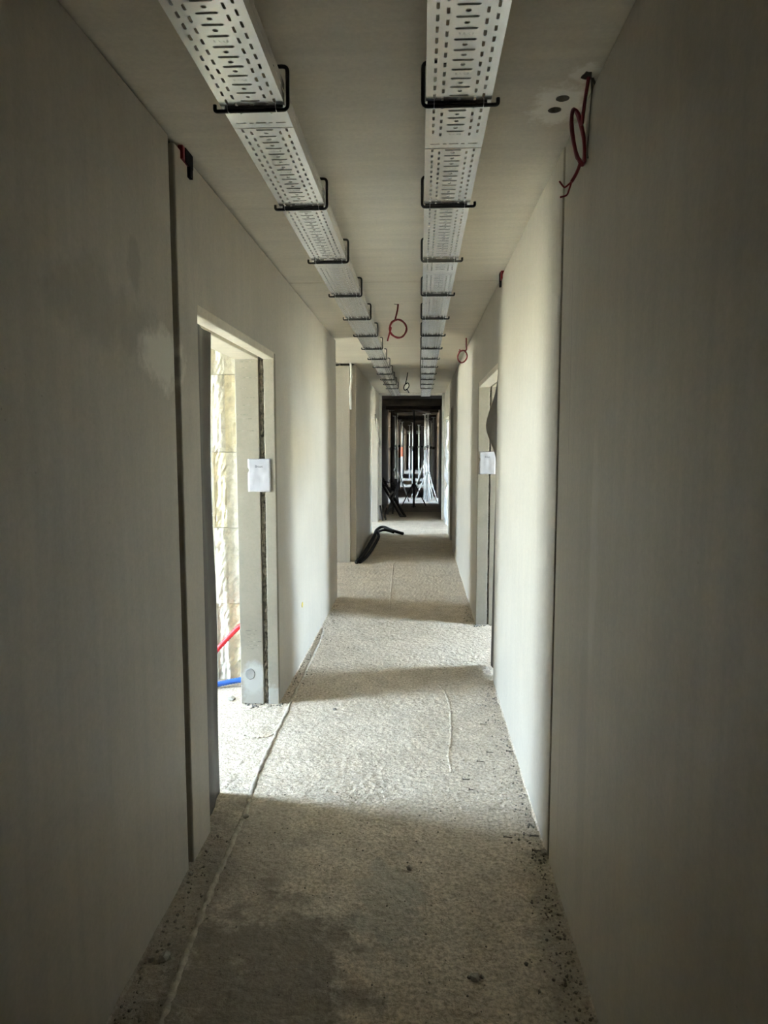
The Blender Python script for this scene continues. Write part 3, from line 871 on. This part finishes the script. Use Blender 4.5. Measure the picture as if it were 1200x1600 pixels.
# loose grit, denser along the walls
gmb = MB()
for k in range(90):
    jx, jy = (random.uniform(LW, XL+.02), random.gauss(4.005, .02)) if k % 2 else (random.uniform(XR-.02, RW), random.gauss(5.945, .02))
    r = random.uniform(.003, .010); rock(gmb, (jx, min(jy, 4.028 if k % 2 else 5.968), .003), r, k*1.3)
for i in range(2600):
    u = random.random()
    y = 1.2+5.5*random.random()**1.7
    if u < .38: x = XR-abs(random.gauss(0, .045))-.012
    elif u < .66: x = XL+abs(random.gauss(0, .05))+.012
    else: x = random.uniform(XL+.03, XR-.03)
    if x < XL+.01 or x > XR-.01 or (x > .3 and 4.4 < y < 6.05) or (x < -.65 and 2.62 < y < 4.1): continue
    r = random.choice((.0015, .002, .002, .003, .003, .0045)) * (1.25 if u < .66 else .9)
    rock(gmb, (x, y, floor_z(x, y)+r*.4), r, i*.37)
obj('grit', gmb, M['pebble'], floor, kind='stuff')
NL = [((755, 1133), .1, 'farthest of the dropped screws, lying on the bright floor'), ((765, 1176), .05, 'dropped screw on the bright floor, second from the far end'),
      ((796, 1175), .3, 'short screw almost touching the right wall foot'), ((750, 1190), .25, 'dropped screw left of the right wall, just below two others'),
      ((728, 1218), -.1, 'dropped screw farthest from the right wall'), ((738, 1234), .3, 'tiny screw on the floor below the screw farthest left'),
      ((793, 1308), .25, 'dark screw at the near edge of the bright floor'), ((834, 1306), .12, 'screw pointing to the right wall above the joint foot'),
      ((838, 1331), .2, 'screw nearest the foot of the right wall joint')]
for p, ang, lab in NL:
    q = on_floor(*p); L = .034 if p[0] != 738 else .02
    z = floor_z(q.x, q.y)+.004
    a = Vector((q.x-.014, q.y, z)); d = Vector((math.cos(ang), -math.sin(ang)*.6, 0))
    t = thing('screw', (q.x, q.y, z-.003), lab, 'screw', 'screws dropped by the right wall')
    obj('head', MB().tube([a-d*.002, a, a+d*.003], [.0052, .0052, .002], 8), M['nail'], t)
    obj('shank', MB().tube([a+d*.002, a+d*L*.9, a+d*L], [.0022, .0022, .0004], 6), M['nail'], t)

# ------------------------------------------------------------------ far doorway dressing
def black_cable(pts, r, label):
    o = obj('black_pipe', MB().tube(spline(pts, 6), r, 7), M['black_rubber'], None, smooth=True); tag(o, label, 'pipe', 'black pipes along the far left wall')
black_cable([(-.82, 8.95, .03), (-.79, 9.3, .03), (-.77, 10.3, .03), (-.76, 11.5, .03), (-.76, 12.2, .05), (-.66, 12.35, .09), (-.5, 12.15, .06), (-.29, 11.9, .03)], .027, 'black flexible pipe bending into the bright strip of floor')
black_cable([(-.78, 9.0, .025), (-.72, 9.5, .025), (-.69, 10.5, .025), (-.68, 11.5, .025), (-.72, 12.0, .04), (-.62, 12.15, .06), (-.45, 12.0, .04)], .023, 'black flexible pipe lying beside the longer one, farther from the wall')
def plank(name, a, b, w, h, m, label, cat='plank'):
    return tag(obj(name, MB().beam(a, b, w, h), M[m], bevel=.004), label, cat)
plank('timber_plank', (-.80, 12.5, 2.04), (-.80, 13.9, 1.55), .02, .12, 'plank', 'grey plank leaning across the top of the far left doorway')
def film(u, v):
    z = .02+2.0*v
    y = 13.12+.65*u
    return (.515+.03*math.sin(v*17+u*3)*math.sin(v*5)+.02*math.sin(v*31+u*9), y+.05*math.sin(v*9), z)
sheet('plastic_film', film, 10, 60, 'film', 'white crumpled plastic film hanging in the far right doorway', 'film', .002)

# clutter left of the end frame
tb = thing('trestle', (-.6, 15.1, 0), 'folded dark trestle leaning on the left wall beyond the far doorway', 'trestle')
for dx in (0, .09):
    obj('rail', MB().beam(at(592+dx*60, 747, 15.6), (-.40+dx, 14.95, .0), .03, .05), M['prop_dark'], tb)
obj('rail', MB().beam(at(624, 752, 15.3), (-.72, 15.2, .03), .03, .05), M['prop_dark'], tb)
obj('rail', MB().beam(at(618, 748, 15.4), (-.60, 15.3, .03), .025, .04), M['prop_dark'], tb)
obj('rung', MB().beam(at(594, 750, 15.5), at(620, 757, 15.4), .025, .025), M['prop_dark'], tb)
obj('rung', MB().beam(at(598, 757, 15.4), at(616, 765, 15.3), .025, .025), M['prop_dark'], tb)
obj('foot', MB().box(-.43, -.29, 14.90, 15.0, 0, .03), M['prop_dark'], tb)
obj('bracket', MB().beam(at(608, 776, 15.2), at(614, 768, 15.2), .05, .04), M['plank'], tb)
for i, (px0, py0, px1, py1, lab) in enumerate([(594, 790, 598, 813, 'short dark steel rod leaning on the wall below the trestle, left one'), (598, 789, 603, 812, 'short dark steel rod leaning below the trestle, middle one'), (604, 794, 601, 808, 'short dark steel rod leaning below the trestle, right one')]):
    b = on_floor(px1, py1, .01); a = at(px0, py0, b.y+.25)
    tag(obj('steel_rod', MB().tube([a, b], .016, 7), M['prop_dark']), lab, 'rod', 'short rods below the trestle')

# shoring props and tripods
def prop(px, Y, m, label, collar=1.45, top=2.38, flag=None):
    x = (px-656.5)/1090*Y
    t = thing('shoring_prop', (x, Y, 0), label, 'prop', 'shoring props under the far formwork')
    obj('base_plate', MB().box(x-.06, x+.06, Y-.06, Y+.06, 0, .012), m, t)
    obj('outer_tube', MB().tube([(x, Y, .012), (x, Y, collar)], .030, 10), m, t, smooth=True)
    obj('inner_tube', MB().tube([(x, Y, collar), (x, Y, top)], .024, 10), m, t, smooth=True)
    obj('collar', MB().tube([(x, Y, collar-.05), (x, Y, collar+.03)], .045, 10), M['prop_dark'], t)
    obj('handle', MB().beam((x-.09, Y, collar), (x+.09, Y, collar), .014, .014), M['prop_dark'], t)
    obj('head_plate', MB().box(x-.07, x+.07, Y-.07, Y+.07, top, top+.012), m, t)
    if flag: obj('painted_band', MB().tube([(x, Y, flag), (x, Y, flag+.35)], .033, 10), M['orange'], t)
    return t
def tripod(px, Y, m, label, h=.98, rot=0.3, spread=.45):
    x = (px-656.5)/1090*Y
    t = thing('prop_tripod', (x, Y, 0), label, 'tripod', 'tripods around the far props')
    obj('clamp', MB().tube([(x, Y, h-.06), (x, Y, h+.03)], .05, 10), m, t)
    for k in range(3):
        a = rot+2*math.pi*k/3
        e = Vector((x+spread*math.cos(a), Y+spread*math.sin(a), .01)); s0 = Vector((x+.045*math.cos(a), Y+.045*math.sin(a), h))
        obj('leg', MB().tube([s0, e], .015, 7), m, t, smooth=True)
W_, D_ = M['prop_white'], M['prop_dark']
prop(664, 19.7, W_, 'pale steel prop with bright tripod, left one of the bright pair')
prop(668.5, 19.2, W_, 'pale steel prop with bright tripod, right one of the bright pair', 1.5)
tripod(664, 19.7, W_, 'bright tripod around the left pale prop', .95, 3.0, .40)
tripod(668.5, 19.2, W_, 'bright tripod around the right pale prop', .80, 3.4, .36)
prop(667, 22.6, W_, 'pale prop hidden mostly behind the bright pair'); tripod(667, 22.6, W_, 'pale tripod behind the bright pair', 1.05, 2.9, .36)
prop(666, 26.0, W_, 'pale prop in the bright row, farthest back'); tripod(666, 26.0, W_, 'pale tripod in the bright row, farthest back', 1.1, 3.2, .36)
prop(647, 17.4, D_, 'dark steel prop standing alone in the middle of the far corridor'); tripod(647, 17.4, D_, 'dark tripod around the prop in the middle', .55, 2.6, .35)
prop(612, 17.2, D_, 'thick dark prop beside the far left wall')
prop(618, 20.8, W_, 'pale prop at the left side of the far corridor', 1.5)
prop(624.5, 24.0, W_, 'pale prop with an orange band at the left', 1.5, flag=1.1)
prop(628.3, 26.2, W_, 'pale prop with an orange band, the right one', 1.5, flag=1.1)
prop(620, 18.6, D_, 'dark prop just left of the pale row'); tripod(619, 18.6, D_, 'dark tripod at the left of the far corridor', .9, .7)
prop(640, 30.8, W_, 'slim pale prop in the far middle, left one')
prop(645, 27.2, W_, 'slim pale prop in the far middle, right one')
prop(654.5, 30.5, W_, 'slim pale prop right of the dark middle prop')
prop(659.5, 33.0, W_, 'slim distant pale prop left of the bright pair')
prop(673, 25.0, W_, 'pale prop right of the bright pair, left one'); prop(677, 21.8, W_, 'pale prop right of the bright pair, right one')
dkb = MB().beam(at(612, 622, 16.6), at(668, 640, 18.8), .16, .20)
tag(obj('timber_beam', dkb, M['timber'], bevel=.006), 'heavy dark timber beam hanging askew under the far formwork', 'beam')
for o in list(bpy.data.objects):
    if '_o' in o: del o['_o']
